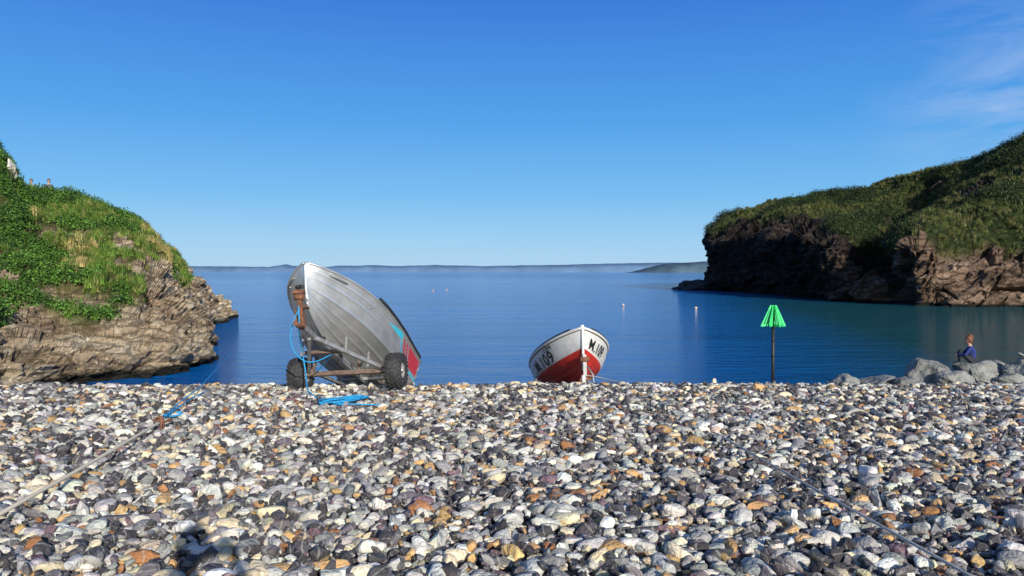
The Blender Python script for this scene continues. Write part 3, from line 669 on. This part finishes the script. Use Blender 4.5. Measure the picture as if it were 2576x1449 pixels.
# ---------------------------------------------------------------- people
m_skin=pmat('skin',(.55,.32,.23),.55,var=.06); m_navy=pmat('navy_top',(.02,.035,.18),.85,var=.15,bump=.4,bscale=30); m_trs=pmat('dark_trousers',(.025,.028,.035),.85)
m_hair=pmat('auburn_hair',(.16,.06,.025),.6,var=.4,scale=30,bump=.6,bscale=60); m_dh=pmat('dark_hair',(.03,.02,.015),.6); m_shoe=pmat('shoe',(.04,.035,.03),.7); m_eye=pmat('eye',(.02,.02,.02),.2)
m_gtop=pmat('grey_top',(.22,.23,.25),.85); m_ltop=pmat('dark_grey_top',(.10,.11,.14),.85); m_lip=pmat('lips',(.4,.12,.1),.5)
def person(name,loc,yaw,J,E,mats,head,hairm,bun=False,glasses=False,scale=1,hands=()):
    """J: joint->(x,y,z,r); E: (a,b,label); forward is +X"""
    root=empty(name,Matrix.Translation(loc)@Matrix.Rotation(yaw,4,'Z')@Matrix.Scale(scale,4))
    ks=list(J); me=bpy.data.meshes.new('body'); me.from_pydata([J[k][:3] for k in ks],[(ks.index(a),ks.index(b)) for a,b,_ in E],[])
    o=bpy.data.objects.new('body',me); S.collection.objects.link(o)
    o.modifiers.new('sk','SKIN')
    for i,k in enumerate(ks):
        r=J[k][3]; me.skin_vertices[0].data[i].radius=(r,r) if not isinstance(r,tuple) else r
        me.skin_vertices[0].data[i].use_root=(i==0)
    sb=o.modifiers.new('ss','SUBSURF'); sb.levels=2; sb.render_levels=2
    bpy.context.view_layer.update(); m2=bpy.data.meshes.new_from_object(o.evaluated_get(bpy.context.evaluated_depsgraph_get()))
    bpy.data.objects.remove(o); m2.materials.clear(); labs=list(mats)
    for l in labs: m2.materials.append(mats[l])
    seg=[(Vector(J[a][:3]),Vector(J[b][:3]),labs.index(l)) for a,b,l in E]
    for f in m2.polygons:
        c=f.center; best=9;bi=0
        for a,b,l in seg:
            d=b-a; k=max(0,min(1,(c-a).dot(d)/d.length_squared)); dd=(a+d*k-c).length
            if dd<best: best=dd;bi=l
        f.material_index=bi; f.use_smooth=True
    ob=bpy.data.objects.new('body',m2); link(ob,root)
    hp,hyaw,tilt=head; bm=bmesh.new()
    vs=bm_ball(bm,(0,0,0),.1,0,(1.0,.8,1.22),24)
    for v in vs:
        if v.co.z<-.02: k=(-.02-v.co.z)/.1; v.co.y*=1-.35*k; v.co.x=v.co.x*(1-.2*k)+.012*k
    bm_ball(bm,(.098,0,-.012),.017,0,(1.1,.7,1.5),8)
    for sd in (1,-1):
        bm_ball(bm,(.0,sd*.08,-.005),.026,0,(.6,.35,1.2),8); bm_ball(bm,(.086,sd*.032,.014),.012,2,(.6,1,.7),8)
    bm_ball(bm,(.083,0,-.055),.02,3,(.4,1,.3),8)
    vs=bm_ball(bm,(-.012,0,.022),.108,1,(1.0,.88,1.15),24)
    dl=[v for v in vs if v.co.x>.045 and v.co.z<.065 or v.co.z<-.085 or (v.co.x>.015 and v.co.z<-.02)]
    bmesh.ops.delete(bm,geom=dl,context='VERTS')
    if bun:
        bm_ball(bm,(-.055,0,.135),.055,1,(1,1,.85),14); bm_ball(bm,(-.10,0,.07),.05,1,(1,1,1),12); bm_ball(bm,(-.06,0,-.06),.06,1,(.8,1.1,1),12)
    if glasses:
        for sd in (1,-1): bm_ball(bm,(.098,sd*.033,.014),.025,2,(.3,1,.75),10)
        bm_tube(bm,[(.0,-.088,.02),(.1,-.05,.016),(.105,0,.016),(.1,.05,.016),(0,.088,.02)],.005,6,2)
    h=bmobj('head',bm,[mats['skin'],hairm,m_eye,m_lip],root); h.location=hp; h.rotation_euler=(0,tilt,hyaw)
    for hi,(hp_,d,u) in enumerate(hands):
        hp_=Vector(hp_); d=Vector(d).normalized(); u=Vector(u).normalized(); s_=d.cross(u).normalized(); bm=bmesh.new()
        bm_tube(bm,[hp_-d*.05,hp_-d*.02,hp_+d*.03,hp_+d*.045],[.022,.03,.034,.028],10)
        for k,(of,ln) in enumerate(((-.028,.068),(-.009,.078),(.010,.073),(.028,.058))):
            a=hp_+d*.035+s_*of; b_=a+d*ln*.45-u*.006; c_=b_+d*ln*.3-u*.018; e_=c_+d*ln*.12-u*.02
            bm_tube(bm,[a,b_,c_,e_],[.0095,.009,.008,.006],8)
        a=hp_-d*.02-s_*.03; bm_tube(bm,[a,a-s_*.018+d*.03-u*.01,a-s_*.016+d*.055-u*.02],[.012,.010,.007],8)
        bmobj(f'hand_{hi}',bm,[mats['skin']],root)
    return root
J={'pel':(0,0,.12,(.15,.16)),'sp1':(.02,0,.27,(.125,.145)),'sp2':(.06,0,.42,(.12,.155)),'nk0':(.08,0,.545,(.07,.08)),'nk':(.095,0,.60,.047),'hd':(.105,0,.66,.045),
 'hl':(.03,.09,.10,.10),'kl':(.37,.10,.40,.065),'al':(.33,.10,.07,.042),'fl':(.42,.10,.03,.036),'tl':(.50,.10,.02,.028),
 'hr':(.03,-.09,.10,.10),'kr':(.36,-.10,.41,.065),'ar':(.33,-.10,.07,.042),'fr':(.42,-.10,.03,.036),'tr':(.50,-.10,.02,.028),
 'sl':(.08,.165,.50,.058),'el':(.22,.24,.30,.042),'wl':(.40,.10,.27,.028),'sr':(.08,-.165,.50,.058),'er':(.22,-.24,.30,.042),'wr':(.40,-.10,.29,.028)}
E=[('pel','sp1','top'),('sp1','sp2','top'),('sp2','nk0','top'),('nk0','nk','skin'),('nk','hd','skin')]
for s in 'lr': E+=[('pel','h'+s,'leg'),('h'+s,'k'+s,'leg'),('k'+s,'a'+s,'leg'),('a'+s,'f'+s,'shoe'),('f'+s,'t'+s,'shoe'),('sp2','s'+s,'top'),('s'+s,'e'+s,'top'),('e'+s,'w'+s,'top')]
pl=W(2450,917,22.9)
person('seated_woman',pl,math.radians(155),J,E,{'top':m_navy,'leg':m_trs,'skin':m_skin,'shoe':m_shoe},((.12,0,.73),.0,.1),m_hair,bun=True,
  hands=(((.44,.04,.27),(.1,-1,0),(1,0,0)),((.445,-.04,.29),(.1,1,0),(1,0,0))))
def standing(armsup=False,arms=None):
    J={'pel':(0,0,.95,(.13,.16)),'sp1':(0,0,1.12,(.115,.15)),'sp2':(0,0,1.33,(.125,.175)),'nk0':(0,0,1.46,(.07,.09)),'nk':(.01,0,1.52,.055),'hd':(.02,0,1.58,.05)}
    for s,k in (('l',1),('r',-1)):
        J.update({'h'+s:(0,k*.09,.90,.10),'k'+s:(.02,k*.11,.5,.065),'a'+s:(0,k*.12,.09,.045),'f'+s:(.09,k*.125,.045,.042),'t'+s:(.18,k*.13,.035,.03),'s'+s:(0,k*.19,1.41,.062)})
        if armsup: J.update({'e'+s:(.12,k*.30,1.24,.045),'w'+s:(.30,k*.13,1.50,.03)})
        else: J.update({'e'+s:(-.02,k*.25,1.13,.045),'w'+s:(.06,k*.25,.88,.03)})
    return J
for px,D,mt,yw in ((82,46.3,m_gtop,-70),(126,46.3,m_ltop,-75)):
    p=W(px,453,D); p.z-=1.74
    person('hillside_walker',p,math.radians(yw),standing(),E,{'top':mt,'leg':m_trs,'skin':m_skin,'shoe':m_shoe},((.03,0,1.66),0,0),m_dh,glasses=True,
      hands=(((.08,.25,.82),(.2,0,-1),(0,1,0)),((.08,-.25,.82),(.2,0,-1),(0,-1,0))))
ph=person('photographer',Vector((.02,-.44,gz(0,0)+.0)),math.radians(90),standing(True),E,{'top':m_gtop,'leg':m_trs,'skin':m_skin,'shoe':m_shoe},((.03,0,1.68),0,.05),m_dh,scale=1.1,
      hands=(((.33,.10,1.54),(.3,-.6,.6),(1,0,.2)),((.33,-.10,1.54),(.3,.6,.6),(1,0,.2))))
bm=bmesh.new(); bm_beam(bm,(.345,-.075,1.54),(.345,.075,1.54),.009,.075); bmobj('phone',bm,[m_black],ph)
